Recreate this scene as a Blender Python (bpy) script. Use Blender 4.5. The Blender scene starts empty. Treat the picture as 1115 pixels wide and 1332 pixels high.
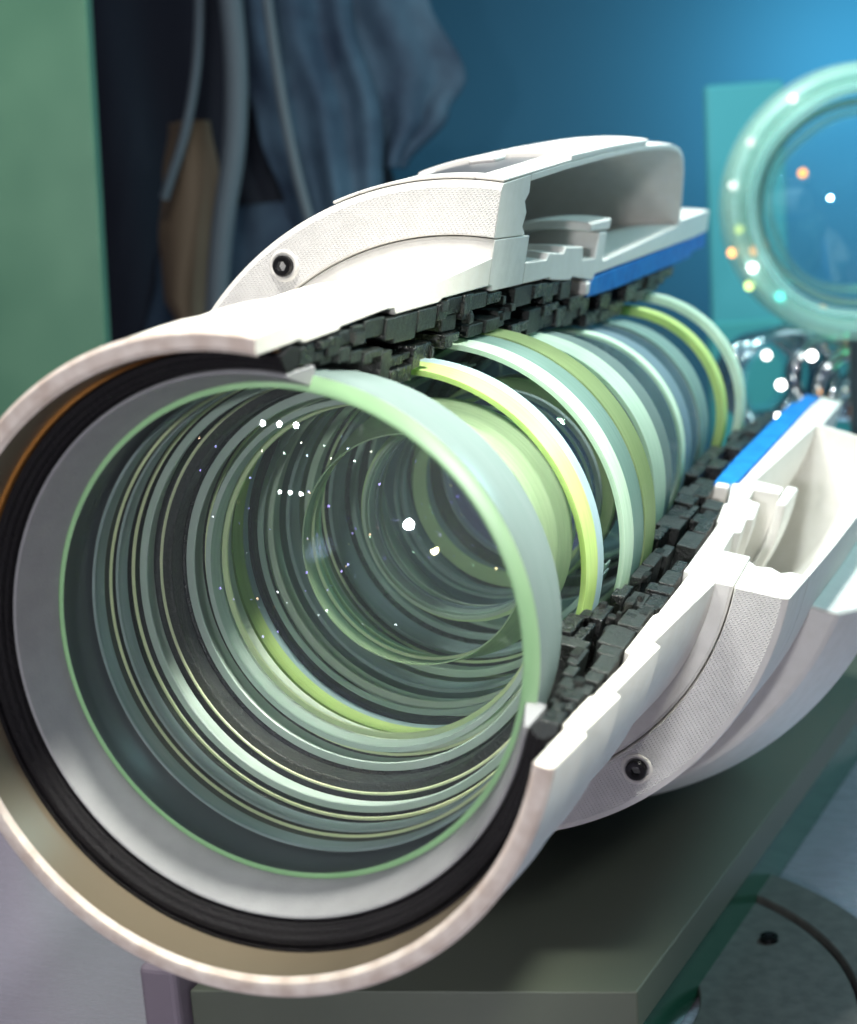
import bpy, bmesh, math, random
from mathutils import Vector, Matrix
random.seed(7)
S = bpy.context.scene
COL = S.collection
PI = math.pi
# ------------------------------------------------------------------ camera
# world: +Y along the optical axis to the rear, +Z up, 1 unit = radius of the front rim (about 8 cm)
S.unit_settings.scale_length = 0.082
cam = bpy.data.cameras.new("Camera")
co = bpy.data.objects.new("Camera", cam); COL.objects.link(co)
M = Matrix(((0.939351, 0, 0.342956, 2.0293968), (0.33554, 0.206832, -0.919039, -3.6346232),
            (-0.070934, 0.978376, 0.194288, 1.2565405), (0, 0, 0, 1)))
co.matrix_world = M
cam.sensor_fit = 'VERTICAL'; cam.sensor_height = 24; cam.sensor_width = 24
cam.lens = 1930 / 1332 * 24
cam.clip_start = 0.05; cam.clip_end = 200
cam.dof.use_dof = True; cam.dof.focus_distance = 5.75; cam.dof.aperture_fstop = 0.62
cam.dof.aperture_blades = 0
S.camera = co
S.view_settings.view_transform = 'Standard'; S.view_settings.look = 'None'
S.view_settings.exposure = 0.0; S.view_settings.gamma = 1
S.cycles.max_bounces = 20; S.cycles.transparent_max_bounces = 64
S.cycles.transmission_bounces = 14; S.cycles.glossy_bounces = 5; S.cycles.diffuse_bounces = 4
S.cycles.sample_clamp_indirect = 6; S.cycles.use_denoising = True
S.cycles.blur_glossy = 0.3
# ------------------------------------------------------------------ light
w = bpy.data.worlds.new("World"); S.world = w; w.use_nodes = True
bg = w.node_tree.nodes["Background"]; bg.inputs[0].default_value = (0.40, 0.38, 0.47, 1); bg.inputs[1].default_value = 0.15

def area(name, loc, to, size, power, col, shape='DISK', sy=None, spread=180):
    l = bpy.data.lights.new(name, 'AREA'); l.shape = shape; l.size = size
    if sy: l.size_y = sy
    l.energy = power; l.color = col; l.spread = math.radians(spread)
    o = bpy.data.objects.new(name, l); COL.objects.link(o); o.location = loc
    o.rotation_euler = (Vector(to) - Vector(loc)).to_track_quat('-Z', 'Y').to_euler()
    return o
for i in range(3):                       # three display spots of the showcase ceiling
    area("spot_lamp", (-1.7 + i * 0.8, 0.3 + i * .2, 7.2), (0.2, 1.6, 0), 0.34, 225, (1, 0.98, 0.93))
area("side_lamp", (3.7, 0.6, 5.4), (0.0, 0.85, -0.3), 0.8, 50, (1.0, 1.0, 0.88), spread=32)  # fill added to brighten the bore through the open quarter
def point(name, loc, power, r, col):
    l = bpy.data.lights.new(name, 'POINT'); l.energy = power; l.shadow_soft_size = r; l.color = col
    o = bpy.data.objects.new(name, l); COL.objects.link(o); o.location = loc
for i in range(3): point("front_spot", (-2.45 + i * .3, -4.55 - i * .1, 2.2), 22, .055, (1, .97, .95))
for i in range(10):                      # small LED points of the showcase frame
    point("led_point", (-3.4 + i * 0.36 + (.1 if i % 2 else 0), -4.6 - .12 * i, 3.4 + (.35 if i % 2 else 0)), 2.2, .03, [(1, .85, .7), (.7, .75, 1), (.85, 1, .85)][i % 3])
_r = random.Random(5)
for i in range(20):                      # coloured points added further off for sparkles in the glass
    point("coloured_diode", (-5.2 + i * .27 + _r.uniform(-.3, .3), -5.2 - _r.uniform(0, 1.5), -1.6 + _r.uniform(0, 4.2)), 0.7, .024, [(.45, .3, 1), (.5, .45, 1), (1, .6, .35), (.55, .4, 1), (1, 1, 1)][i % 5])
area("front_lamp", (1.3, -6.6, 1.7), (0, 1.0, -0.1), 0.35, 36, (0.97, 0.97, 1.0), spread=60)  # added fill that brightens the inner rings through the front glass
area("rear_lamp", (6.5, 9, 5.5), (0, 4, 0), 2.5, 470, (0.48, 0.92, 1.0))

area("wall_lamp", (1.6, 17.6, 3.2), (1.2, 21.3, 2.4), 1.0, 230, (0.34, 0.85, 1.0))
area("top_lamp", (1.75, 4.6, 7.2), (0.45, 4.2, 0.2), 0.9, 105, (0.93, 1.0, 0.97), spread=58)  # extra fill added to brighten the rear glass rims
area("pillar_lamp", (-2.6, 2.2, 4.5), (-3.5, 4.7, 1.8), 0.6, 24, (0.85, 1.0, 0.85))
area("coat_lamp", (-3.2, 6.0, 6), (-3.8, 9.6, 2.2), 1.0, 24, (0.5, 0.7, 1.0))
area("ring_lamp", (-0.6, 7.2, 4.6), (1.2, 8.9, 1.4), 0.5, 190, (0.85, 1.0, 0.95))  # fill added close to the glass ring to brighten it

# ------------------------------------------------------------------ material helpers
def mat(name, col, rough=0.5, spec=0.5, metal=0, coat=0):
    m = bpy.data.materials.new(name); m.use_nodes = True
    b = m.node_tree.nodes["Principled BSDF"]
    b.inputs["Base Color"].default_value = (*col, 1); b.inputs["Roughness"].default_value = rough
    b.inputs["Specular IOR Level"].default_value = spec; b.inputs["Metallic"].default_value = metal
    b.inputs["Coat Weight"].default_value = coat
    return m
def nd(m, t, **k):
    n = m.node_tree.nodes.new(t)
    for a, v in k.items():
        if a.startswith('i_'): n.inputs[a[2:].replace('_', ' ')].default_value = v
        else: setattr(n, a, v)
    return n
def lk(m, a, b): m.node_tree.links.new(a, b)
def bump_chain(m, outs, dist=0.01, strength=0.5):
    b = m.node_tree.nodes["Principled BSDF"]; prev = None
    for (o, d, s) in outs:
        bp = nd(m, 'ShaderNodeBump'); bp.inputs["Distance"].default_value = d; bp.inputs["Strength"].default_value = s
        lk(m, o, bp.inputs["Height"])
        if prev: lk(m, prev, bp.inputs["Normal"])
        prev = bp.outputs[0]
    lk(m, prev, b.inputs["Normal"])
def noisecol(m, c1, c2, scale=8, lo=.35, hi=.65, detail=6):
    tc = nd(m, 'ShaderNodeTexCoord'); n = nd(m, 'ShaderNodeTexNoise'); n.inputs["Scale"].default_value = scale; n.inputs["Detail"].default_value = detail
    r = nd(m, 'ShaderNodeValToRGB'); r.color_ramp.elements[0].position = lo; r.color_ramp.elements[1].position = hi
    r.color_ramp.elements[0].color = (*c1, 1); r.color_ramp.elements[1].color = (*c2, 1)
    lk(m, tc.outputs["Object"], n.inputs["Vector"]); lk(m, n.outputs[0], r.inputs[0])
    lk(m, r.outputs[0], m.node_tree.nodes["Principled BSDF"].inputs["Base Color"])
    return tc, n

# white 3D-printed plastic: fine layer lines along the axis + grain
def white_mat(name, c1, c2, rough=0.5, lines=True, hatch=False):
    m = mat(name, c1, rough, 0.4)
    tc, n = noisecol(m, c1, c2, 14)
    n2 = nd(m, 'ShaderNodeTexNoise'); n2.inputs["Scale"].default_value = 120; n2.inputs["Detail"].default_value = 3
    lk(m, tc.outputs["Object"], n2.inputs["Vector"])
    outs = [(n2.outputs[0], 0.004, 0.35)]
    if lines:
        wv = nd(m, 'ShaderNodeTexWave', bands_direction='Y'); wv.inputs["Scale"].default_value = 22; wv.inputs["Distortion"].default_value = .25
        lk(m, tc.outputs["Object"], wv.inputs["Vector"]); outs.append((wv.outputs["Fac"], 0.005, 0.45))
    if hatch:
        mp = nd(m, 'ShaderNodeMapping'); mp.inputs["Rotation"].default_value = (0, math.radians(28), 0)
        lk(m, tc.outputs["Object"], mp.inputs[0])
        w1 = nd(m, 'ShaderNodeTexWave', bands_direction='X'); w1.inputs["Scale"].default_value = 20; w1.inputs["Distortion"].default_value = .15
        w2 = nd(m, 'ShaderNodeTexWave', bands_direction='Z'); w2.inputs["Scale"].default_value = 32; w2.inputs["Distortion"].default_value = .6
        lk(m, mp.outputs[0], w1.inputs[0]); lk(m, mp.outputs[0], w2.inputs[0])
        mu = nd(m, 'ShaderNodeMath', operation='MULTIPLY'); lk(m, w1.outputs["Fac"], mu.inputs[0]); lk(m, w2.outputs["Fac"], mu.inputs[1])
        po = nd(m, 'ShaderNodeMath', operation='POWER'); lk(m, mu.outputs[0], po.inputs[0]); po.inputs[1].default_value = 3
        iv = nd(m, 'ShaderNodeMath', operation='SUBTRACT'); iv.inputs[0].default_value = 1; lk(m, po.outputs[0], iv.inputs[1])
        outs.append((iv.outputs[0], 0.012, 0.8)); outs.append((w1.outputs["Fac"], 0.003, 0.3))
    bump_chain(m, outs)
    return m
WHITE = white_mat("white_print", (0.80, 0.77, 0.71), (0.84, 0.82, 0.77))
WHITE2 = white_mat("white_print_smooth", (0.80, 0.78, 0.73), (0.84, 0.82, 0.78), lines=False)
RIMW = white_mat("white_front_rim", (0.56, 0.46, 0.40), (0.74, 0.66, 0.60), 0.6, lines=False)  # tan tint: shade on the white rim put into the colour
HATCH = white_mat("white_print_hatched", (0.74, 0.73, 0.71), (0.80, 0.79, 0.77), 0.5, lines=False, hatch=True)
GREYP = white_mat("grey_liner", (0.235, 0.235, 0.25), (0.26, 0.26, 0.275), 0.5, lines=False)
def black_mat(name, c, rough, sc=26):
    m = mat(name, c, rough, 0.25 if "ring" in name else 0.5)
    tc = nd(m, 'ShaderNodeTexCoord')
    n = nd(m, 'ShaderNodeTexNoise'); n.inputs["Scale"].default_value = sc; n.inputs["Detail"].default_value = 5; n.inputs["Roughness"].default_value = .65
    n2 = nd(m, 'ShaderNodeTexNoise'); n2.inputs["Scale"].default_value = 140
    wv = nd(m, 'ShaderNodeTexWave', bands_direction='DIAGONAL'); wv.inputs["Scale"].default_value = 18; wv.inputs["Distortion"].default_value = 1.2
    for x in (n, n2, wv): lk(m, tc.outputs["Object"], x.inputs["Vector"])
    bump_chain(m, [(n.outputs[0], 0.03, 0.45), (n2.outputs[0], 0.008, 0.6), (wv.outputs["Fac"], 0.004, 0.12)])
    mr = nd(m, 'ShaderNodeMapRange'); mr.inputs["To Min"].default_value = rough - .12; mr.inputs["To Max"].default_value = rough + .2
    lk(m, n.outputs[0], mr.inputs[0]); lk(m, mr.outputs[0], m.node_tree.nodes["Principled BSDF"].inputs["Roughness"])
    return m
BLACK = black_mat("black_print", (0.004, 0.005, 0.005), 0.24)
BLACK2 = black_mat("black_print_worn", (0.008, 0.011, 0.010), 0.33, 40)
BLACKR = black_mat("black_ring", (0.006, 0.005, 0.007), 0.5, 90)
BLUE = mat("blue_print", (0.004, 0.17, 0.55), 0.5, 0.25)
tc, n_ = noisecol(BLUE, (0.003, 0.14, 0.50), (0.01, 0.22, 0.62), 12); bump_chain(BLUE, [(n_.outputs[0], .02, .4)])
TAN_SH = mat("tan_lining", (0.13, 0.105, 0.075), 0.3)  # dim warm light inside the white hood, put into a tan colour
BROWN = mat("amber_gasket", (0.30, 0.13, 0.03), 0.4)
STEEL = mat("black_steel", (0.02, 0.02, 0.022), 0.22, 0.6, 0.6)

def frost(name, col, trans=0.45, rough=.35):
    m = bpy.data.materials.new(name); m.use_nodes = True; nt = m.node_tree
    for n in list(nt.nodes): nt.nodes.remove(n)
    out = nt.nodes.new('ShaderNodeOutputMaterial')
    tc = nt.nodes.new('ShaderNodeTexCoord'); nz = nt.nodes.new('ShaderNodeTexNoise'); nz.inputs["Scale"].default_value = 5; nz.inputs["Detail"].default_value = 6
    mp = nt.nodes.new('ShaderNodeMapping'); mp.inputs["Scale"].default_value = (1, 14, 1)
    nt.links.new(tc.outputs["Object"], mp.inputs[0]); nt.links.new(mp.outputs[0], nz.inputs[0])
    r = nt.nodes.new('ShaderNodeValToRGB'); r.color_ramp.elements[0].position = .3; r.color_ramp.elements[1].position = .7
    r.color_ramp.elements[0].color = (col[0] * .82, col[1] * .88, col[2] * .84, 1); r.color_ramp.elements[1].color = (*col, 1)
    nt.links.new(nz.outputs[0], r.inputs[0])
    d = nt.nodes.new('ShaderNodeBsdfDiffuse'); t = nt.nodes.new('ShaderNodeBsdfTranslucent'); g = nt.nodes.new('ShaderNodeBsdfGlossy'); g.inputs["Roughness"].default_value = rough
    for x in (d, t): nt.links.new(r.outputs[0], x.inputs[0])
    a = nt.nodes.new('ShaderNodeMixShader'); a.inputs[0].default_value = trans
    nt.links.new(d.outputs[0], a.inputs[1]); nt.links.new(t.outputs[0], a.inputs[2])
    b = nt.nodes.new('ShaderNodeMixShader'); b.inputs[0].default_value = 0.07
    nt.links.new(a.outputs[0], b.inputs[1]); nt.links.new(g.outputs[0], b.inputs[2]); nt.links.new(b.outputs[0], out.inputs[0])
    return m
F_GREEN = frost("frosted_green", (0.55, 0.85, 0.50))
F_GREY = frost("frosted_grey", (0.48, 0.58, 0.56))
F_LIME = frost("frosted_lime", (0.72, 0.90, 0.36))
F_MINT = frost("frosted_mint", (0.80, 0.97, 0.82))
F_OLIVE = frost("frosted_olive", (0.58, 0.72, 0.42))
F_SEA = frost("frosted_sea", (0.60, 0.70, 0.66))
O_FRONT = frost("ground_front_edge", (0.20, 0.26, 0.26), .3)
O_SEA = frost("ground_edge_sea", (0.28, 0.44, 0.40))
O_GREY = frost("ground_edge_grey", (0.28, 0.38, 0.37))
O_OLIVE = frost("ground_edge_olive", (0.38, 0.50, 0.24))
O_LIME = frost("ground_disc_lime", (0.50, 0.64, 0.42), .35)
F_LIMEP = frost("frosted_lime_pale", (0.80, 0.96, 0.55), .2)
F_PALE = frost("frosted_pale", (0.80, 0.88, 0.76))
F_DEEP = frost("frosted_deep", (0.34, 0.42, 0.43), .2, .25)
F_LINE = frost("frosted_edge_line", (0.92, 0.97, 0.66))
F_ICE = frost("frosted_ice", (0.55, 0.72, 0.80))
def clear_rim(name, col, op):
    m = frost(name, col, .5); nt = m.node_tree; out = [n for n in nt.nodes if n.type == 'OUTPUT_MATERIAL'][0]
    src = out.inputs[0].links[0].from_socket; t = nt.nodes.new('ShaderNodeBsdfTransparent'); t.inputs[0].default_value = (.93, .98, .97, 1)
    mx = nt.nodes.new('ShaderNodeMixShader'); mx.inputs[0].default_value = op
    nt.links.new(t.outputs[0], mx.inputs[1]); nt.links.new(src, mx.inputs[2]); nt.links.new(mx.outputs[0], out.inputs[0])
    return m
C_ICE = clear_rim("clear_rim_ice", (.45, .60, .70), .42); C_SEA = clear_rim("clear_rim_sea", (.45, .64, .60), .5)
def thin_glass(name, tint, refl=(0.8, 0.9, 1.0), base=0.035, haze=0.0, hazecol=(.6, .8, .8)):
    m = bpy.data.materials.new(name); m.use_nodes = True; nt = m.node_tree
    for n in list(nt.nodes): nt.nodes.remove(n)
    out = nt.nodes.new('ShaderNodeOutputMaterial')
    t = nt.nodes.new('ShaderNodeBsdfTransparent'); t.inputs[0].default_value = (*tint, 1)
    g = nt.nodes.new('ShaderNodeBsdfGlossy'); g.inputs["Roughness"].default_value = 0.015; g.inputs[0].default_value = (*refl, 1)
    lw = nt.nodes.new('ShaderNodeLayerWeight'); lw.inputs[0].default_value = 0.5
    p = nt.nodes.new('ShaderNodeMath'); p.operation = 'POWER'; p.inputs[1].default_value = 4.0
    a = nt.nodes.new('ShaderNodeMath'); a.operation = 'MULTIPLY_ADD'; a.inputs[1].default_value = 0.85; a.inputs[2].default_value = base
    nt.links.new(lw.outputs["Facing"], p.inputs[0]); nt.links.new(p.outputs[0], a.inputs[0])
    mx = nt.nodes.new('ShaderNodeMixShader'); nt.links.new(a.outputs[0], mx.inputs[0]); nt.links.new(t.outputs[0], mx.inputs[1]); nt.links.new(g.outputs[0], mx.inputs[2])
    last = mx
    if haze:
        d = nt.nodes.new('ShaderNodeBsdfDiffuse'); d.inputs[0].default_value = (*hazecol, 1)
        h = nt.nodes.new('ShaderNodeMixShader'); h.inputs[0].default_value = haze
        nt.links.new(mx.outputs[0], h.inputs[1]); nt.links.new(d.outputs[0], h.inputs[2]); last = h
    nt.links.new(last.outputs[0], out.inputs[0])
    return m
G_A = thin_glass("coated_glass_violet", (0.988, 0.995, 0.99), (0.55, 0.5, 1.0), .028, .005, (.75, .85, .85))  # haze colour paints a veil of reflected light, as in G_B
G_B = thin_glass("coated_glass_green", (0.985, 0.996, 0.99), (0.6, 1.0, 0.7), .028, .005, (.75, .88, .82))
G_C = thin_glass("coated_glass_amber", (0.985, 0.99, 0.985), (1.0, 0.7, 0.4))
G_H = thin_glass("hazy_glass", (0.93, 0.97, 0.97), (0.8, 0.9, 1.0), 0.05, 0.22, (.5, .7, .75))
G_F = thin_glass("front_coated_glass", (0.985, 0.99, 0.985), (0.85, 0.95, 1.0), 0.05, .012, (.8, .9, .9))  # haze colour paints the soft reflection veil on the front glass
G_V = thin_glass("violet_far_glass", (0.97, 0.97, 0.99), (0.5, 0.4, 1.0), .16, .26, (.50, .42, .85))  # violet glow at the far end of the bore, put into the colour

# ------------------------------------------------------------------ object helpers
def link(name, me, m, parent=None):
    o = bpy.data.objects.new(name, me); COL.objects.link(o)
    if m is not None:
        for mm in (m if isinstance(m, (list, tuple)) else [m]): me.materials.append(mm)
    if parent: o.parent = parent
    return o
def from_bm(name, bm, m, parent=None, smooth=False, angle=None):
    bmesh.ops.recalc_face_normals(bm, faces=bm.faces)
    me = bpy.data.meshes.new(name); bm.to_mesh(me); bm.free()
    for p in me.polygons: p.use_smooth = smooth
    o = link(name, me, m, parent)
    if angle:
        try: me.set_sharp_from_angle(angle=math.radians(angle))
        except Exception: pass
    return o
def thing(name, label, cat, loc=(0, 0, 0), group=None):
    o = bpy.data.objects.new(name, None); COL.objects.link(o); o.location = loc; o.empty_display_size = .2
    o["label"] = label; o["category"] = cat
    if group: o["group"] = group
    return o
def tag(o, label=None, cat=None, group=None, kind=None):
    if label: o["label"] = label
    if cat: o["category"] = cat
    if group: o["group"] = group
    if kind: o["kind"] = kind
    return o
def pt(z, r, t): return (r * math.sin(t), z, r * math.cos(t))
T1 = math.radians(12.53) + 2 * PI      # top cut plane
T2 = math.radians(102.53)              # right cut plane
def revolve(name, prof, m, parent, t0=T2, t1=T1, seg=120, bevel=0.0, closed=False, smooth=True, rfun=None):
    """closed (z, r) profile turned about the axis from t0 to t1, cut ends capped"""
    bm = bmesh.new(); rings = []
    n = seg if not closed else seg - 1
    for i in range(n + 1):
        t = t0 + (t1 - t0) * i / seg
        rings.append([bm.verts.new(pt(z, r if rfun is None else rfun(z, r, t), t)) for z, r in prof])
    k = len(prof)
    for i in range(seg if closed else n):
        a, b = rings[i], rings[(i + 1) % len(rings)]
        for j in range(k):
            bm.faces.new((a[j], a[(j + 1) % k], b[(j + 1) % k], b[j]))
    if not closed:
        bm.faces.new(rings[0]); bm.faces.new(rings[-1][::-1])
    o = from_bm(name, bm, m, parent, smooth=smooth, angle=28)
    if bevel:
        b = o.modifiers.new("edge", 'BEVEL'); b.width = bevel; b.segments = 2; b.limit_method = 'ANGLE'; b.angle_limit = math.radians(40)
    return o
BLK_IN = mat("dark_edge_paint", (0.04, 0.05, 0.055), 0.3)
def tube(name, outer, thick, m, parent, seg=128, black_in=False):
    """full frosted rim band: outline outer [(z, r)...] with a small thickness inwards"""
    prof = list(outer) + [(z, r - thick) for z, r in reversed(outer)]
    o = revolve(name, prof, m, parent, 0, 2 * PI, seg, closed=True)
    if black_in:
        o.data.materials.append(BLK_IN)
        for p in o.data.polygons:
            c = p.center; rad = Vector((c.x, 0, c.z)).normalized()
            if p.normal.dot(rad) < -.5: p.material_index = 1
    return o
def cap(bm, z0, r, sag, nr=10, seg=96, flip=False):
    """spherical cap at z0 (edge) bulging by sag along z"""
    rows = []; c = bm.verts.new((0, z0 + sag, 0))
    for i in range(1, nr + 1):
        q = r * i / nr; zz = z0 + sag * (1 - (q / r) ** 2)
        rows.append([bm.verts.new(pt(zz, q, 2 * PI * j / seg)) for j in range(seg)])
    for j in range(seg):
        f = (c, rows[0][j], rows[0][(j + 1) % seg]); bm.faces.new(f[::-1] if flip else f)
    for i in range(nr - 1):
        for j in range(seg):
            f = (rows[i][j], rows[i + 1][j], rows[i + 1][(j + 1) % seg], rows[i][(j + 1) % seg]); bm.faces.new(f[::-1] if flip else f)
def element(parent, rim, rimm, zf, zr, rf, rr, sf, sr, glass, label=None, th=0.02, refr=False):
    bm = bmesh.new(); cap(bm, zf, rf, sf, 16 if refr else 10, flip=True); cap(bm, zr, rr, sr, 16 if refr else 10, flip=False)
    me = bpy.data.meshes.new("glass_element"); bm.to_mesh(me); bm.free()
    for p in me.polygons: p.use_smooth = True
    o = link("glass_element", me, glass, parent)
    if label: o["label"] = label
    for i, (pr, mm) in enumerate(zip(rim, rimm)): tube("frosted_rim", pr, th, mm, o, black_in=(refr and i > 0))
    return o

# ------------------------------------------------------------------ the lens
L = thing("cutaway_lens", "large white telephoto lens cut open along its length, showing stacked glass elements and black spacers", "camera lens", (0, 0, -1.4))
def seg_shift(o): return o
class P: pass
# (children are modelled in axis coordinates; the empty stands below, so each child is shifted back up)
ROOTZ = 1.4
_link = link
def link(name, me, m, parent=None):
    o = _link(name, me, m, parent)
    if parent is L: o.location = (0, 0, ROOTZ)
    return o

# front barrel
def rimw(z, r, t): return r
barrel = [(0.012, 0.942), (-0.004, 0.955), (-0.008, 0.97), (-0.006, 0.99), (0.006, 1.002), (0.286, 1.026), (0.302, 1.012), (0.645, 1.044), (0.664, 1.020),
          (1.19, 1.063), (1.216, 1.033), (2.098, 1.108), (2.098, 0.993), (1.54, 0.984), (1.50, 0.972), (1.20, 0.968), (1.06, 0.966), (1.04, 0.988),
          (0.96, 0.990), (0.59, 0.968), (0.571, 0.958), (0.32, 0.945), (0.285, 0.957), (0.2, 0.951)]
revolve("front_barrel", barrel, WHITE, L, bevel=0.005, seg=160)
fr = revolve("front_rim_face", [(0.013, 0.9402), (-0.0055, 0.9538), (-0.0098, 0.9695), (-0.0078, 0.9905), (0.0045, 1.0037), (0.0052, 0.999), (-0.004, 0.988), (-0.006, 0.972), (-0.002, 0.957), (0.0135, 0.945)], RIMW, L, seg=160)  # cover added on the white rim to carry the tan shade
# amber gasket, black retaining ring, grey liner
revolve("amber_gasket", [(0.168, 0.932), (0.168, 0.9475), (0.20, 0.948), (0.20, 0.932)], BROWN, L, math.radians(273), T1 - .02)
revolve("dark_gasket", [(0.168, 0.932), (0.168, 0.9475), (0.20, 0.948), (0.20, 0.932)], BLACKR, L, T2 + .02, math.radians(272.9))
revolve("hood_lining", [(0.014, 0.9405), (0.014, 0.9435), (0.165, 0.9455), (0.165, 0.9425)], TAN_SH, L, T2 + .02, T1 - .02)  # added sheet that carries the painted shade inside the hood
revolve("black_retaining_ring", [(0.175, 0.905), (0.172, 0.924), (0.235, 0.948), (0.30, 0.935), (0.30, 0.875), (0.235, 0.866), (0.215, 0.874), (0.21, 0.882), (0.195, 0.886), (0.19, 0.898)], BLACKR, L, bevel=.003)
revolve("grey_liner", [(0.228, 0.852), (0.222, 0.860), (0.24, 0.8655), (0.42, 0.868), (0.43, 0.845), (0.402, 0.806)], GREYP, L, bevel=.003)

# glass elements (full discs; only the housing is cut)
element(L, [[(0.400, 0.800), (0.416, 0.838)], [(0.416, 0.838), (0.43, 0.843), (0.55, 0.836), (0.60, 0.826), (0.80, 0.803)]], [F_GREEN, O_FRONT], 0.402, 0.60, 0.800, 0.82, -0.105, -0.20, G_F,
        "thick front element with green bevelled edge", th=0.012, refr=True)
element(L, [[(1.14, 0.655), (1.21, 0.652)], [(1.24, .64), (1.25, .638)]], [F_SEA, F_LINE], 1.15, 1.22, .65, .645, -.06, .02, G_B)  # hidden disc added so its rims show as inner rings
# added pale bands on the uncut side, standing in for reflected and refracted rims
def band(z0, z1, r, m, t=.006, lip=.014):
    return revolve("inner_band", [(z0, r - lip), (z0 - .004, r - lip + .003), (z0 - .004, r + t), (z1, r + t), (z1, r), (z0 + .004, r)], m, L, T2 + .22, T1 - .22, 110)
for z0, z1, r, m, lip in [(.60, .665, .796, F_DEEP, .004), (.70, .705, .790, F_LINE, .004), (.735, .80, .786, F_DEEP, .004), (.85, .857, .790, F_LINE, .006), (.88, .965, .774, F_SEA, .022), (.985, .992, .752, F_LINE, .004),
                          (1.01, 1.06, .728, F_DEEP, .006), (1.09, 1.20, .700, F_SEA, .026), (1.215, 1.221, .690, F_LINE, .004), (1.26, 1.425, .694, F_PALE, .034), (1.665, 1.70, .690, F_GREY, .02), (1.74, 1.86, .692, F_PALE, .03),
                          (1.90, 2.02, .672, F_DEEP, .01), (2.05, 2.18, .655, F_PALE, .025), (2.20, 2.207, .640, F_LINE, .006), (2.25, 2.42, .63, F_DEEP, .01), (2.45, 2.53, .61, F_SEA, .02)]:
    band(z0, z1, r, m, lip=lip)
# lime annulus added as the refracted image of a frosted rim
L2 = revolve("glass_element", [(1.58, 0.455), (1.58, 0.461), (1.78, 0.508), (1.935, 0.545), (1.95, 0.548), (1.958, 0.545), (1.95, 0.540), (1.78, 0.501)], O_LIME, L, 0, 2 * PI, 128, closed=True)
L2["label"] = "pale lime annular element"
element(L, [[(1.459, 0.723), (1.575, 0.738)], [(1.575, 0.738), (1.635, 0.746)]], [F_LIME, F_ICE], 1.459, 1.635, .715, .735, -.07, .05, G_A, "lime-edged element")
element(L, [[(1.877, 0.773), (1.99, 0.785)], [(1.99, 0.778), (2.20, 0.782)], [(2.20, 0.789), (2.422, 0.787)]], [F_MINT, O_SEA, O_OLIVE], 1.877, 2.422, .765, .765, -.10, .06, G_B, "thick cemented group with mint, grey and olive edges")
element(L, [[(2.863, 0.695), (3.040, 0.713)], [(3.040, 0.703), (3.32, 0.690)]], [F_MINT, O_GREY], 2.863, 3.32, .69, .68, -.10, -.05, G_A, "cemented pair with mint and grey edges")
element(L, [[(3.92, 0.628), (4.00, 0.634)]], [F_MINT], 3.92, 4.02, .62, .62, -.08, -.04, G_H)
element(L, [[(4.10, 0.618), (4.30, 0.613)]], [C_ICE], 4.10, 4.30, .61, .60, -.05, .04, G_H)
element(L, [[(4.55, 0.622), (4.60, 0.622)], [(4.62, 0.620), (4.90, 0.608)]], [O_SEA, C_SEA], 4.55, 4.90, .61, .60, -.05, .05, G_H)
element(L, [[(5.26, 0.640), (5.351, 0.650)]], [F_LIME], 5.26, 5.351, .63, .64, -.05, -.02, G_C, th=.045)
element(L, [[(5.67, 0.694), (5.776, 0.702)]], [F_MINT], 5.67, 5.776, .68, .69, .04, .10, G_C, th=.045)

# added tunnel bands deep in the train, standing in for refracted rims
for z0, z1, r0, r1, m in [(1.72, 1.728, .483, .483, F_LINE), (1.84, 1.846, .515, .515, F_LINE), (2.16, 2.175, .440, .439, F_PALE), (2.20, 2.26, .436, .434, F_SEA), (2.40, 2.41, .455, .454, F_PALE), (2.62, 2.64, .470, .469, F_GREY), (2.95, 3.06, .505, .500, F_LIME), (3.08, 3.16, .498, .495, F_SEA)]:
    o = tube("inner_band", [(z0, r0), (z1, r1)], .012, m, L)
    o.data.materials.append(BLK_IN)
    for p in o.data.polygons:
        c = p.center
        if p.normal.dot(Vector((c.x, 0, c.z)).normalized()) > .5: p.material_index = 1
revolve("small_bright_rim", [(2.93, 0.425), (2.93, 0.497), (2.96, 0.505), (2.948, 0.425)], F_LIMEP, L, 0, 2 * PI, 128, closed=True)  # added bright ring: image of a rear rim seen through the glass
revolve("small_bright_rim", [(2.20, 0.425), (2.205, 0.462), (2.25, 0.468), (2.215, 0.425)], F_LIMEP, L, 0, 2 * PI, 128, closed=True)

element(L, [[(3.30, .47), (3.34, .47)]], [F_PALE], 3.30, 3.34, .465, .465, -.05, .03, G_V)  # disc added to carry the painted violet glow
element(L, [[(2.28, .44), (2.30, .44)]], [F_DEEP], 2.28, 2.30, .435, .435, -.05, .05, G_A)
element(L, [[(2.72, .48), (2.76, .48)]], [F_DEEP], 2.72, 2.76, .475, .475, .05, .09, G_C)
# black inner housing: stepped spacer rings, each a ring cut a little unevenly
rin_pts = [(0.30, .872), (.43, .872), (.44, .850), (.62, .845), (.82, .815), (.95, .71), (1.3, .70), (1.44, .735), (1.66, .755), (1.70, .765), (1.86, .79), (2.44, .795), (2.47, .73), (2.84, .705), (3.06, .72), (3.3, .705), (3.54, .685), (3.9, .645), (5.0, .635), (5.22, .655), (5.6, .70), (5.8, .71), (6.4, .74)]
rout_pts = [(.30, .940), (.57, .953), (.96, .984), (1.04, .962), (1.5, .968), (1.54, .980), (2.09, .988), (2.15, .962), (2.6, .962), (3.0, .955), (3.9, .915), (3.96, .80), (4.4, .805), (6.4, .855), (6.8, .88)]
def ip(pts, z):
    for (a, b), (c, d) in zip(pts, pts[1:]):
        if z <= c: return b + (d - b) * (z - a) / (c - a) if z > a else b
    return pts[-1][1]
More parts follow.
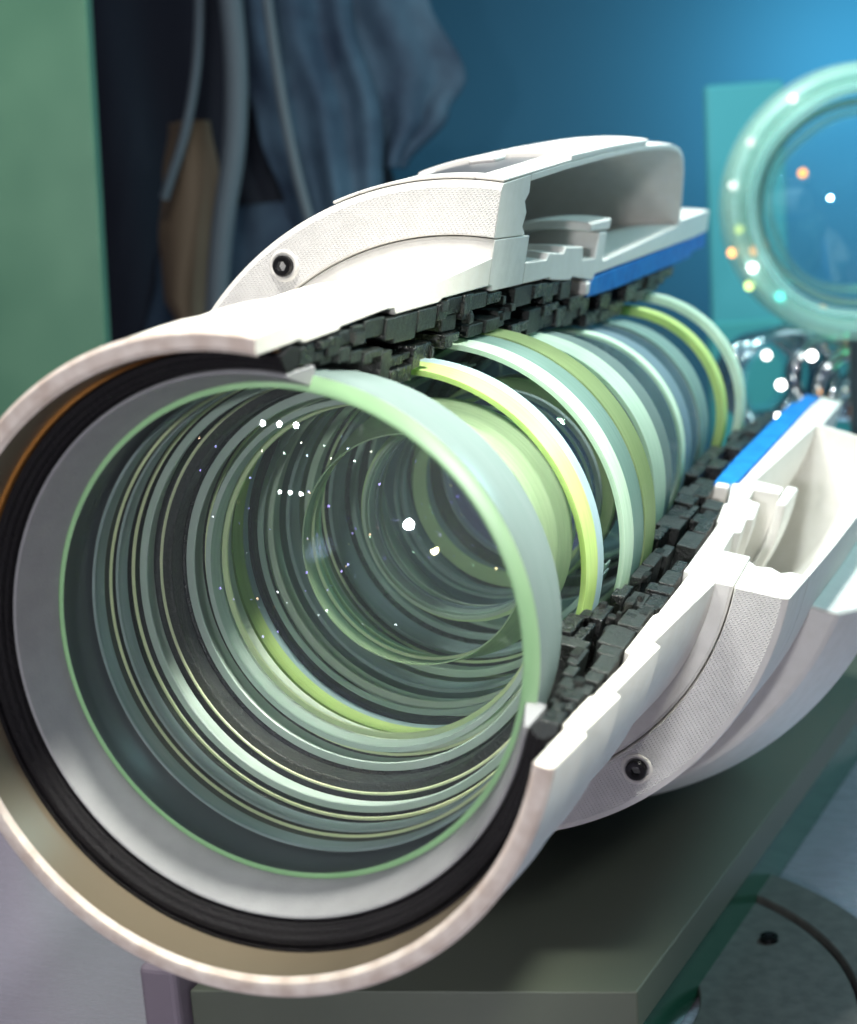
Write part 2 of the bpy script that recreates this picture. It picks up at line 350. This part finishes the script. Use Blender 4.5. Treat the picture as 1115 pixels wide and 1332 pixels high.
def rmax(z0, z1): return max(ip(rin_pts, z0 + (z1 - z0) * i / 8) for i in range(9))
def rmin(z0, z1): return min(ip(rout_pts, z0 + (z1 - z0) * i / 8) for i in range(9))
R = random.Random(11)
# hand-set columns: (z0, z1, [radial split fractions], [recess degrees per cell, inner to outer])
cols = [(0.30, 0.42, [], [0.5]), (0.42, 0.50, [.55], [1.5, -.8]), (0.50, 0.60, [.3], [4, -.4]), (0.60, 0.70, [.5], [-.2, 0.6]), (0.70, 0.80, [.35, .55], [0.3, 14, 0]),
        (0.80, 0.98, [.3, .55], [-.6, 11, .6]), (0.98, 1.08, [.55, .68], [.3, 9, -.2]), (1.08, 1.30, [.25, .42, .6], [-.8, 2.5, 12, .3]), (1.30, 1.50, [.4, .62], [.2, 16, -.8]),
        (1.50, 1.62, [.6, .7], [9, 13, .1]), (1.62, 1.80, [.3, .66], [-1, 3, .8]), (1.80, 1.92, [.45], [8, -.5]), (1.92, 2.12, [.3, .62], [.8, 14, .2]),
        (2.12, 2.32, [.35, .7], [-.8, 10, 1.0]), (2.32, 2.52, [.45], [1, 6]), (2.52, 2.80, [.3, .6], [-1, 9, .2]), (2.80, 3.02, [.5, .72], [.5, 12, -.6]), (3.02, 3.30, [.3, .55], [3, -.6, .5]),
        (3.30, 3.50, [.45, .6], [-.4, 9, .4]), (3.50, 3.78, [.35, .65], [2, -.8, 8]), (3.78, 3.95, [.4], [7, .4]), (3.95, 4.25, [.5], [.2, 5]), (4.25, 4.50, [.4], [-1, 1]),
        (4.50, 4.85, [.55], [.6, 6]), (4.85, 5.15, [.35], [5, -.6]), (5.15, 5.45, [.5], [-.5, 3]), (5.45, 5.85, [.4], [.5, -1]), (5.85, 6.35, [], [1.5])]
for (z0, z1, sp, rec) in cols:
    ri, ro = rmax(z0, z1) + .003, rmin(z0, z1) - .002
    fr_ = [0] + sp + [1]
    for k in range(len(fr_) - 1):
        a, b = ri + (ro - ri) * fr_[k], ri + (ro - ri) * fr_[k + 1]
        g = .0025
        rk = rec[k] if abs(rec[k]) > 4 else rec[k] * .3
        d1, d2 = math.radians(rk + R.uniform(-.25, .25)), math.radians(rk + R.uniform(-.3, .3))
        za, zb = z0 + g + R.uniform(0, .006), z1 - g - R.uniform(0, .006)
        ch = .006
        prof = [(za, a + g + ch), (za + ch, a + g), (zb - ch, a + g), (zb, a + g + ch), (zb, b - g), (za, b - g)]
        if R.random() < .4 and zb - za > .12:      # stepped shoulder
            zm = za + (zb - za) * R.uniform(.4, .7); h = (b - a) * .3
            prof = [(za, a + g), (zm, a + g), (zm, a + g + h), (zb, a + g + h), (zb, b - g), (za, b - g)]
        revolve("spacer_ring", prof, BLACK2 if R.random() < .5 else BLACK, L, T2 + d2, T1 - d1, 90, bevel=.005)
# small ragged lugs left by the cut on both faces of the black section
lug_bm = bmesh.new(); bmesh.ops.create_cube(lug_bm, size=1); lug_me = bpy.data.meshes.new("cut_lug")
bmesh.ops.bevel(lug_bm, geom=lug_bm.edges[:], offset=.12, segments=1, affect='EDGES')
for v in lug_bm.verts: v.co += Vector((R.uniform(-.07, .07), R.uniform(-.07, .07), R.uniform(-.07, .07)))
lug_bm.to_mesh(lug_me); lug_bm.free(); lug_me.materials.append(BLACK)
for k in range(36):
    side = k % 2; z = R.uniform(.5, 5.6) if k > 40 else R.uniform(.5, 2.6); a, b = ip(rin_pts, z) + .02, ip(rout_pts, z) - .02
    r = R.uniform(a, b); t = (T2 + R.uniform(.0, .03)) if side else (T1 - R.uniform(.0, .03))
    o = bpy.data.objects.new("cut_lug", lug_me); COL.objects.link(o); o.parent = L
    x, y, zz = pt(z, r, t); o.location = (x, y, zz + ROOTZ); o.rotation_euler = (0, t, 0)
    o.scale = (R.uniform(.02, .05), R.uniform(.02, .10), R.uniform(.015, .045))
# outer black sleeve closes the joints behind the spacer rings
revolve("black_sleeve", [(0.31, .9385), (0.31, .9405), (3.88, .9405), (3.88, .9385)][:0] or [(0.45, .9415), (0.45, .9425), (0.55, .9425), (0.55, .9415)], BLACK, L, T2 + .3, T1 - .3, 90)

# middle flange, collar, control column
flange = [(2.102, 0.998), (2.096, 1.165), (2.104, 1.178), (2.60, 1.178), (2.60, 0.968), (2.16, 0.968), (2.15, 0.99)]
revolve("inner_flange", flange, white_mat("white_print_flange", (0.72, 0.71, 0.68), (0.79, 0.78, 0.75), .5, False, False), L, bevel=.004, seg=140)
collar = [(2.085, 1.186), (2.085, 1.372), (2.10, 1.397), (2.11, 1.40), (2.485, 1.436), (2.50, 1.36), (2.45, 1.325), (2.50, 1.28), (2.47, 1.22), (2.52, 1.19), (2.52, 1.182), (2.12, 1.182)]
tcol = revolve("tripod_collar", collar, WHITE2, L, bevel=.006, seg=160)
tcol.data.materials.append(HATCH)
for p in tcol.data.polygons:
    if p.normal.y < -.97: p.material_index = 1
# hollow rear body: thin shell
def shell(pts, th):
    out = list(pts); inn = []
    for i, (z, r) in enumerate(pts):
        a = pts[max(i - 1, 0)]; b = pts[min(i + 1, len(pts) - 1)]
        dx, dy = b[0] - a[0], b[1] - a[1]; l = math.hypot(dx, dy); inn.append((z + dy / l * th, r - dx / l * th))
    return out + inn[::-1]
sh = [(2.49, 1.437), (3.08, 1.490), (3.8, 1.545), (4.5, 1.590), (5.1, 1.614), (5.45, 1.620), (5.72, 1.606), (5.88, 1.575), (5.97, 1.53), (6.05, 1.46), (6.16, 1.28), (6.24, 1.13)]
revolve("rear_shell", shell(sh, 0.030), WHITE2, L, bevel=.004, seg=160)
lower = [(2.604, 0.968), (2.604, 1.06), (2.95, 1.055), (2.98, 1.085), (3.25, 1.07), (3.28, 1.10), (3.62, 1.085), (3.66, 1.02), (3.92, 1.015), (3.94, 1.145), (4.10, 1.145), (4.12, 0.99),
         (6.20, 1.115), (6.26, 1.15), (7.36, 1.19), (7.42, 1.04), (6.9, 1.012), (3.98, 0.93), (3.94, 0.90), (3.5, 0.945), (3.46, 0.93), (3.1, .955), (3.06, .968)]
revolve("rear_inner_wall", lower, WHITE2, L, bevel=.005, seg=140)
revolve("guide_rib", [(3.72, 1.155), (3.72, 1.20), (4.16, 1.215), (4.16, 1.155)], WHITE2, L, bevel=.01, seg=140)
blue = [(3.90, 0.812), (3.90, 0.885), (3.97, 0.915), (6.9, 1.003), (7.40, 1.028), (7.44, 0.925), (6.95, 0.905), (6.9, .875), (6.42, 0.858), (4.6, .815)]
revolve("blue_ring", blue, BLUE, L, bevel=.008, seg=140)
revolve("small_white_stop", [(3.80, 0.83), (3.80, 0.90), (3.885, 0.90), (3.885, 0.83)], WHITE2, L, T2 - .01, T1 + .01, bevel=.012, seg=90)

# raised top plate with window frame, window and button
def patch(name, z0, z1, a0, a1, rf, th, m, parent, nz=14, na=16, bev=0.0):
    bm = bmesh.new(); top = []; bot = []
    for i in range(nz + 1):
        z = z0 + (z1 - z0) * i / nz; rt, rb = [], []
        for j in range(na + 1):
            t = math.radians(a0 + (a1 - a0) * j / na); r = rf(z)
            rt.append(bm.verts.new(pt(z, r + th, t))); rb.append(bm.verts.new(pt(z, r, t)))
        top.append(rt); bot.append(rb)
    for i in range(nz):
        for j in range(na):
            bm.faces.new((top[i][j], top[i + 1][j], top[i + 1][j + 1], top[i][j + 1])); bm.faces.new((bot[i][j], bot[i][j + 1], bot[i + 1][j + 1], bot[i + 1][j]))
    for i in range(nz):
        bm.faces.new((top[i][0], bot[i][0], bot[i + 1][0], top[i + 1][0])); bm.faces.new((top[i][na], top[i + 1][na], bot[i + 1][na], bot[i][na]))
    for j in range(na):
        bm.faces.new((top[0][j], top[0][j + 1], bot[0][j + 1], bot[0][j])); bm.faces.new((top[nz][j], bot[nz][j], bot[nz][j + 1], top[nz][j + 1]))
    o = from_bm(name, bm, m, parent, smooth=True, angle=30)
    if bev:
        b = o.modifiers.new("edge", 'BEVEL'); b.width = bev; b.segments = 2; b.limit_method = 'ANGLE'
    return o
def rs(z): return ip([(2.085, 1.402), (2.49, 1.4375), (3.08, 1.491), (3.8, 1.546), (4.5, 1.591), (5.1, 1.615), (5.45, 1.621)], z) + .001
patch("top_plate", 3.12, 4.75, -16, 12.53, rs, .03, WHITE2, L, bev=.005)
patch("window_frame", 2.11, 3.12, 7.5, 12.53, rs, .012, WHITE2, L, bev=.005)
patch("window_frame", 2.11, 3.12, -18, -13, rs, .012, WHITE2, L, bev=.005)
patch("window_frame", 2.11, 2.24, -13, 7.5, rs, .012, WHITE2, L, bev=.005)
WIN = mat("smoked_window", (0.10, 0.10, 0.11), 0.3, 0.4)
patch("display_window", 2.24, 3.12, -13, 7.5, rs, .004, WIN, L)
bt = patch("button", 2.88, 3.05, -3.5, 1.5, rs, .03, WHITE2, L, nz=4, na=6, bev=.012)

# cap screws on the collar face
def screw(theta, r, z):
    th = math.radians(theta)
    def cyl(bm, r0, r1, y0, y1, seg=32, inner=None):
        a = [bm.verts.new((r0 * math.cos(2 * PI * i / seg), y0, r0 * math.sin(2 * PI * i / seg))) for i in range(seg)]
        b = [bm.verts.new((r1 * math.cos(2 * PI * i / seg), y1, r1 * math.sin(2 * PI * i / seg))) for i in range(seg)]
        for i in range(seg): bm.faces.new((a[i], a[(i + 1) % seg], b[(i + 1) % seg], b[i]))
        return a, b
    bm = bmesh.new(); seg = 36; R0 = .044
    prof = [(R0, .03), (R0, -.020), (R0 * .88, -.028), (R0 * .62, -.028)]
    rings = [[bm.verts.new((q * math.cos(2 * PI * i / seg), y, q * math.sin(2 * PI * i / seg))) for i in range(seg)] for q, y in prof]
    hexr = []
    for y in (-.027, .02):
        ring = []
        for i in range(seg):
            a = 2 * PI * i / seg; k = R0 * .5 * math.cos(PI / 6) / math.cos((a % (PI / 3)) - PI / 6); ring.append(bm.verts.new((k * math.cos(a), y, k * math.sin(a))))
        hexr.append(ring)
    rings += hexr
    for u_, v_ in zip(rings, rings[1:]):
        for i in range(seg): bm.faces.new((u_[i], u_[(i + 1) % seg], v_[(i + 1) % seg], v_[i]))
    bm.faces.new(rings[-1])
    o = from_bm("cap_screw", bm, STEEL, L, smooth=True, angle=30); x, y, zz = pt(z, r, th); o.location = (x, y, zz + ROOTZ)
    bm = bmesh.new()
    rr = [[bm.verts.new((q * math.cos(2 * PI * i / seg), y, q * math.sin(2 * PI * i / seg))) for i in range(seg)] for q, y in ((.068, .004), (.064, -.006), (.050, -.006), (.046, .004))]
    for u_, v_ in zip(rr, rr[1:]):
        for i in range(seg): bm.faces.new((u_[i], u_[(i + 1) % seg], v_[(i + 1) % seg], v_[i]))
    c = from_bm("screw_collar", bm, WHITE2, o, smooth=True)
    return o
screw(-31.3, 1.288, 2.083); screw(144.9, 1.272, 2.083)

# lower foot bulge behind the collar
revolve("lower_body", [(2.9, 1.44), (2.95, 1.60), (3.4, 1.78), (4.9, 1.86), (5.3, 1.72), (5.4, 1.6), (5.3, 1.44)], WHITE2, L, math.radians(112), math.radians(215), 60, bevel=.02)

# ------------------------------------------------------------------ surroundings
def box(name, lo, hi, m, parent=None, bev=0.0, rot=0, loc=None):
    bm = bmesh.new(); bmesh.ops.create_cube(bm, size=1)
    for v in bm.verts: v.co = Vector([(lo[i] + hi[i]) / 2 + v.co[i] * (hi[i] - lo[i]) for i in range(3)])
    o = from_bm(name, bm, m, parent)
    if bev:
        b = o.modifiers.new("edge", 'BEVEL'); b.width = bev; b.segments = 3
    o.rotation_euler[2] = rot
    if loc: o.location = loc
    return o
# brushed metal table top
TAB = mat("brushed_metal", (0.62, 0.57, 0.68), 0.2, 0.5, 0.6)
tc = nd(TAB, 'ShaderNodeTexCoord'); mp = nd(TAB, 'ShaderNodeMapping'); mp.inputs["Scale"].default_value = (1.5, 60, 1); mp.inputs["Rotation"].default_value = (0, 0, math.radians(-20))
nz = nd(TAB, 'ShaderNodeTexNoise'); nz.inputs["Scale"].default_value = 3; nz.inputs["Detail"].default_value = 8
lk(TAB, tc.outputs["Object"], mp.inputs[0]); lk(TAB, mp.outputs[0], nz.inputs[0])
mr = nd(TAB, 'ShaderNodeMapRange'); mr.inputs["To Min"].default_value = .16; mr.inputs["To Max"].default_value = .42
lk(TAB, nz.outputs[0], mr.inputs[0]); lk(TAB, mr.outputs[0], TAB.node_tree.nodes["Principled BSDF"].inputs["Roughness"])
bump_chain(TAB, [(nz.outputs[0], .004, .25)])
tb = box("table_top", (-9, -4, -2.75), (9, 14, -2.6), TAB); tag(tb, kind="structure")
# thick glass-like plinth slab under the lens
SL = mat("plinth_dark_glass", (0.10, 0.118, 0.09), 0.45, 0.35)
SLe = mat("plinth_edge", (0.02, 0.11, 0.065), 0.2, 0.5)
def prism(name, poly, z0, z1, m, parent=None, bev=0.0, side=None):
    bm = bmesh.new(); a = [bm.verts.new((x, y, z0)) for x, y in poly]; b = [bm.verts.new((x, y, z1)) for x, y in poly]; n = len(poly)
    bm.faces.new(b); bm.faces.new(a[::-1])
    for i in range(n): bm.faces.new((a[i], a[(i + 1) % n], b[(i + 1) % n], b[i]))
    o = from_bm(name, bm, m, parent)
    if bev:
        q = o.modifiers.new("edge", 'BEVEL'); q.width = bev; q.segments = 2
    return o
pl = thing("display_plinth", "dark grey-green display plinth slab the cutaway lens stands on", "plinth", (0, 4, -2.596))
def psh(o): o.location = (0, -4, 2.596); return o
poly = [(-1.20, 1.58), (0.71, 1.99), (1.50, 7.0), (-0.9, 7.4)]
psh(prism("top_slab", poly, -2.18, -2.0, SL, pl, .008))
poly2 = [(-1.10, 1.68), (0.62, 2.08), (1.40, 6.9), (-0.8, 7.3)]
psh(prism("base_block", poly2, -2.596, -2.182, SLe, pl, .008))
psh(box("support_foot", (-1.0, 3.2, -1.998), (-0.45, 4.6, -1.3), WHITE2, pl))

ck = box("end_cheek", (-1.40, 1.50, -2.596), (-1.215, 2.3, -1.86), mat("lilac_plastic", (.22, .19, .23), .45), pl, .03); psh(ck)
# arc with a screw, added as the collar's mirror image at lower right
oc = thing("loose_collar", "dim grey collar segment with one screw lying low at the bottom right corner", "collar", (0.09, 2.8, -2.596))
def flat_arc(name, r0, r1, z0, z1, a0, a1, m):
    bm = bmesh.new(); n = 40; rows = []
    for i in range(n + 1):
        a = math.radians(a0 + (a1 - a0) * i / n)
        rows.append([bm.verts.new((r * math.cos(a), r * math.sin(a), z)) for r, z in ((r0, z0), (r1, z0), (r1, z1), (r0, z1))])
    for i in range(n):
        for j in range(4): bm.faces.new((rows[i][j], rows[i][(j + 1) % 4], rows[i + 1][(j + 1) % 4], rows[i + 1][j]))
    bm.faces.new(rows[0]); bm.faces.new(rows[-1][::-1])
    o = from_bm(name, bm, m, oc, smooth=True, angle=30); b = o.modifiers.new("edge", 'BEVEL'); b.width = .008; b.segments = 2; b.limit_method = 'ANGLE'; return o
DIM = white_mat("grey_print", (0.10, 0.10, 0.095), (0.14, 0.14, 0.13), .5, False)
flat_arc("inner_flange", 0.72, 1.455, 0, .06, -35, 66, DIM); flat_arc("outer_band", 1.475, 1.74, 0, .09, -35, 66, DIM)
bm = bmesh.new(); bmesh.ops.create_cone(bm, cap_ends=True, segments=24, radius1=.05, radius2=.045, depth=.05); sc = from_bm("cap_screw", bm, STEEL, oc); sc.location = (.96, .77, .06)
bm = bmesh.new(); bmesh.ops.create_cone(bm, cap_ends=True, segments=6, radius1=.022, radius2=.022, depth=.01); h_ = from_bm("hex_socket", bm, BLACKR, sc); h_.location = (0, 0, .0255)

# green glass post at left
GP = mat("green_panel", (0.16, 0.42, 0.26), 0.35, 0.5)
tc, n_ = noisecol(GP, (0.055, 0.155, 0.10), (0.095, 0.22, 0.145), 1.2, .3, .7, 2)
gp = thing("green_post", "flat green upright post at the left edge, out of focus", "post", (-3.55, 4.75, -2.6))
o = box("panel", (-0.44, -0.10, 0), (0.39, 0.10, 8), GP, gp, .02); 
o = box("side_strip", (-0.62, -0.12, 0), (-0.445, 0.02, 8), mat("mauve_strip", (0.16, 0.13, 0.17), .5), gp, .01)
gp.rotation_euler = (0, math.radians(3.2), math.radians(20)); gp.location.x -= .33
# backdrop wall
WL = mat("blue_backdrop", (0.05, 0.22, 0.36), 0.7)
wl = box("backdrop_wall", (-18, 0, -8), (16, 0.3, 14), WL); wl.location = (-5.4, 19.0, 0); wl.rotation_euler[2] = math.radians(20); tag(wl, kind="structure")
# dark denim-like coat hanging in front of the backdrop
def cloth(name, outline, parent, m, y, amp, seed, nx=60, ny=60, folds=5, skew=.5):
    """hanging cloth: left(z) / right(z) outline in local X, with folds in depth"""
    rr = random.Random(seed); ph = [rr.uniform(0, 6) for _ in range(6)]
    bm = bmesh.new(); rows = []
    for i in range(ny + 1):
        t = i / ny; k = t * (len(outline) - 1); a = min(int(k), len(outline) - 2); q = k - a; q = q * q * (3 - 2 * q)
        z = outline[a][2] * (1 - q) + outline[a + 1][2] * q if False else outline[a][2] + (outline[a + 1][2] - outline[a][2]) * (k - a)
        xl = outline[a][0] + (outline[a + 1][0] - outline[a][0]) * q; xr = outline[a][1] + (outline[a + 1][1] - outline[a][1]) * q
        row = []
        for j in range(nx + 1):
            s = j / nx; x = xl + (xr - xl) * s
            d = amp * (math.sin(folds * 2 * PI * s + ph[0] + skew * 4 * t) * .6 + math.sin(folds * 4.7 * s + ph[1] - 3 * t) * .35 + math.sin(9 * t + 6 * s + ph[2]) * .25)
            d += amp * 1.8 * (2 * s - 1) ** 2
            row.append(bm.verts.new((x, y + d, z)))
        rows.append(row)
    for i in range(ny):
        for j in range(nx): bm.faces.new((rows[i][j], rows[i][j + 1], rows[i + 1][j + 1], rows[i + 1][j]))
    o = from_bm(name, bm, m, parent, smooth=True)
    s_ = o.modifiers.new("thickness", 'SOLIDIFY'); s_.thickness = .05
    return o
DEN = mat("navy_cloth", (0.035, 0.075, 0.13), 0.8); noisecol(DEN, (0.013, 0.030, 0.06), (0.045, 0.088, 0.135), 1.6)
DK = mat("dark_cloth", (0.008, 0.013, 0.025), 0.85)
GS = mat("grey_strap", (0.085, 0.11, 0.13), 0.7); TAN = mat("tan_leather", (0.13, 0.095, 0.06), 0.7)
ct = thing("hanging_coat", "dark navy coat with folded sleeves hanging behind the lens, out of focus", "coat", (-4.1, 9.6, 0)); ct.rotation_euler[2] = math.radians(20)
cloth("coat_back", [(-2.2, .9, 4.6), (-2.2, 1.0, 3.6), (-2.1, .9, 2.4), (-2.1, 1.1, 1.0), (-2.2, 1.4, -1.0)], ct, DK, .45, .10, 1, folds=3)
cloth("sleeve", [(-.55, .55, 4.4), (-.5, .75, 3.2), (-.25, .95, 2.2), (-.05, .9, 1.4), (.05, .6, .5)], ct, DEN, .0, .09, 2, folds=3)
cloth("sleeve", [(.2, 1.0, 4.4), (.5, 1.45, 3.3), (.75, 1.75, 2.55), (.9, 1.55, 2.25), (.95, 1.1, 1.75)], ct, DEN, .22, .08, 5, folds=2)
cloth("hem", [(-1.2, 1.6, 1.5), (-1.4, 1.9, .9), (-1.6, 2.1, .2), (-1.6, 2.2, -1.0)], ct, DEN, .30, .08, 8, folds=3)
# grey straps and a tan bag hanging left of the coat
bgt = thing("hanging_bag", "tan bag on grey straps hanging beside the green post, out of focus", "bag", (-5.1, 8.9, 0)); bgt.rotation_euler[2] = math.radians(20)
def strap(name, pts, rad, m, parent, flat=.4):
    cu = bpy.data.curves.new(name, 'CURVE'); cu.dimensions = '3D'; cu.bevel_depth = rad; cu.bevel_resolution = 3
    sp = cu.splines.new('BEZIER'); sp.bezier_points.add(len(pts) - 1)
    for b, p in zip(sp.bezier_points, pts): b.co = p; b.handle_left_type = b.handle_right_type = 'AUTO'
    tmp = bpy.data.objects.new("tmp", cu); COL.objects.link(tmp); bpy.context.view_layer.update()
    me = bpy.data.meshes.new_from_object(tmp.evaluated_get(bpy.context.evaluated_depsgraph_get())); bpy.data.objects.remove(tmp)
    for p in me.polygons: p.use_smooth = True
    me.materials.clear(); return link(name, me, m, parent)
strap("strap", [(.6, -.1, 4.5), (.55, -.12, 3.2), (.35, -.1, 2.3), (.05, -.08, 1.6)], .045, GS, bgt)
strap("strap", [(.75, -.1, 4.5), (.85, -.15, 3.3), (.78, -.1, 2.2), (.55, -.1, 1.2), (.4, -.1, .3)], .11, GS, bgt)
strap("strap", [(1.15, -.1, 4.2), (1.2, -.1, 2.8), (1.3, -.1, 1.8), (1.45, -.1, 1.0)], .05, GS, bgt)
cloth("bag_body", [(.1, .5, 2.3), (0, .55, 1.8), (-.1, .5, 1.2), (-.1, .45, .7), (0, .4, .4)], bgt, TAN, .1, .08, 4, folds=1)

# teal panel
TP = mat("teal_panel", (0.07, 0.38, 0.44), 0.6)
tp = thing("teal_panel", "blurred square turquoise panel behind the right side of the lens", "panel", (0.32, 12.1, -2.6)); tp.rotation_euler[2] = math.radians(20)
box("board", (-0.85, -.06, 1.75), (-0.05, .06, 4.95), TP, tp, .05); box("board_lower", (-0.90, -.10, 0), (0.9, .02, 2.6), mat("teal_panel_low", (0.06, 0.36, 0.38), .5), tp, .05)

# upright glass ring exhibit (right edge) and a pile of bright glass below it
def torus(name, R_, r_, m, parent, y=0, seg=72, ms=14, sx=1, wob=0):
    bm = bmesh.new(); rg = []
    for i in range(seg):
        a = 2 * PI * i / seg; Rr = R_ * (1 + wob * math.sin(5 * a))
        rg.append([bm.verts.new(((Rr + r_ * math.cos(2 * PI * j / ms)) * math.cos(a) * sx, y + r_ * 1.6 * math.sin(2 * PI * j / ms), (Rr + r_ * math.cos(2 * PI * j / ms)) * math.sin(a))) for j in range(ms)])
    for i in range(seg):
        for j in range(ms): bm.faces.new((rg[i][j], rg[i][(j + 1) % ms], rg[(i + 1) % seg][(j + 1) % ms], rg[(i + 1) % seg][j]))
    return from_bm(name, bm, m, parent, smooth=True)
FR = frost("frosted_ring", (0.68, 0.95, 0.95), .5); GCL = thin_glass("ring_glass", (.85, .97, .99), (.6, .9, 1), .06, .08, (.3, .7, .9))
rg = thing("glass_ring_exhibit", "large upright glass lens ring glowing pale green at the right edge, out of focus", "lens", (1.22, 8.95, 1.12)); rg.rotation_euler[2] = math.radians(8)
RR = 0.98
C_GLO = clear_rim("glow_rim", (.75, 1.0, .92), .3)
torus("rim", RR * 1.0, .08, C_GLO, rg, -.35); torus("rim", RR * 1.09, .07, C_GLO, rg, .5); torus("rim", RR * .74, .04, C_GLO, rg, .5, wob=.02)
for k_ in range(7): torus("rim", RR * (.86 + .04 * k_), .022 + .006 * (k_ % 3), (C_GLO, FR)[k_ % 3 == 1], rg, -.4 + .13 * k_, wob=.012)
torus("rim", RR, .045, FR, rg, 0); torus("rim", RR * .93, .035, FR, rg, .12); torus("rim", RR * 1.02, .03, FR, rg, -.14); torus("rim", RR * .82, .03, F_SEA, rg, .2)
torus("rim", RR * 1.05, .03, F_SEA, rg, .35)
bm = bmesh.new(); cap(bm, 0, RR * .95, -.15, 8, 72); o = from_bm("glass_disc", bm, GCL, rg, smooth=True)
box("stand", (-.12, -.1, -3.8), (.12, .1, -RR), mat("stand_dark", (.03, .06, .07), .4), rg, .02)
def glint(parent, loc, r, col, power):  # glowing sphere standing in for a light's glint on the glass
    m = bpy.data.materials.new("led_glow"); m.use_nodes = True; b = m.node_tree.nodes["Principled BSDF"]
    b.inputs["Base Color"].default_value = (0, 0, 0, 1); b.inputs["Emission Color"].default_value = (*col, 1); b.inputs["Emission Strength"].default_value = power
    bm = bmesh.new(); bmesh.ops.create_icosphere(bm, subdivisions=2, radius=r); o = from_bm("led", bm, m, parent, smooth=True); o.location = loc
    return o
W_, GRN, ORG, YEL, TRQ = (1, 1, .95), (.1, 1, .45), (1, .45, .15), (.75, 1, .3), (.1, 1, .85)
for a, q, c, p in [(207, 1.0, W_, 10), (168, 1.05, W_, 2.2), (148, 1.04, W_, 1.6), (122, 1.02, W_, 3), (188, 1.0, YEL, 1.2), (197, 1.1, ORG, 3), (200, .93, ORG, 2), (213, 1.1, YEL, 2.5), (226, .97, TRQ, 3), (150, .55, ORG, 2)]:
    t = math.radians(a); glint(rg, (RR * q * math.cos(t), -.2, RR * q * math.sin(t)), .04, c, p)

cr = thing("bright_glass_pile", "sparkling chrome and clear glass rings behind the rear end of the lens, out of focus", "glass", (0.45, 9.5, -0.35)); cr.rotation_euler[2] = math.radians(30)
CHR = mat("chrome", (.55, .6, .62), .12, .5, 1.0)
for i in range(7):
    o = torus("ring", .46 - .02 * i, .05, CHR if i % 2 else GCL, cr, i * .14 - .3, wob=.02)
for i in range(3):
    o = torus("ring", .30, .06, CHR, cr, 0, seg=40); o.location = (.35 + .22 * i, -.2, .05 - .1 * i); o.rotation_euler = (.5 * i, .8, .4 * i)
box("stand", (-.2, -.3, -2.25), (.2, .3, -.45), mat("stand_dark2", (.03, .05, .06), .4), cr, .02)
rq = random.Random(3)
for (x, z, c, p) in [(-.28, .28, W_, 5), (.12, .24, W_, 14), (-.16, .02, W_, 10), (-.2, -.26, W_, 16), (.04, -.24, W_, 5), (.22, -.26, ORG, 10), (.30, .48, YEL, 6), (.22, .62, ORG, 2), (.46, .42, GRN, 4), (.66, .28, ORG, 30), (.62, .72, GRN, 6), (.58, -.1, GRN, 4)]:
    glint(cr, (x, -.45, z), .04, c, p)
print("objects", len(bpy.data.objects))
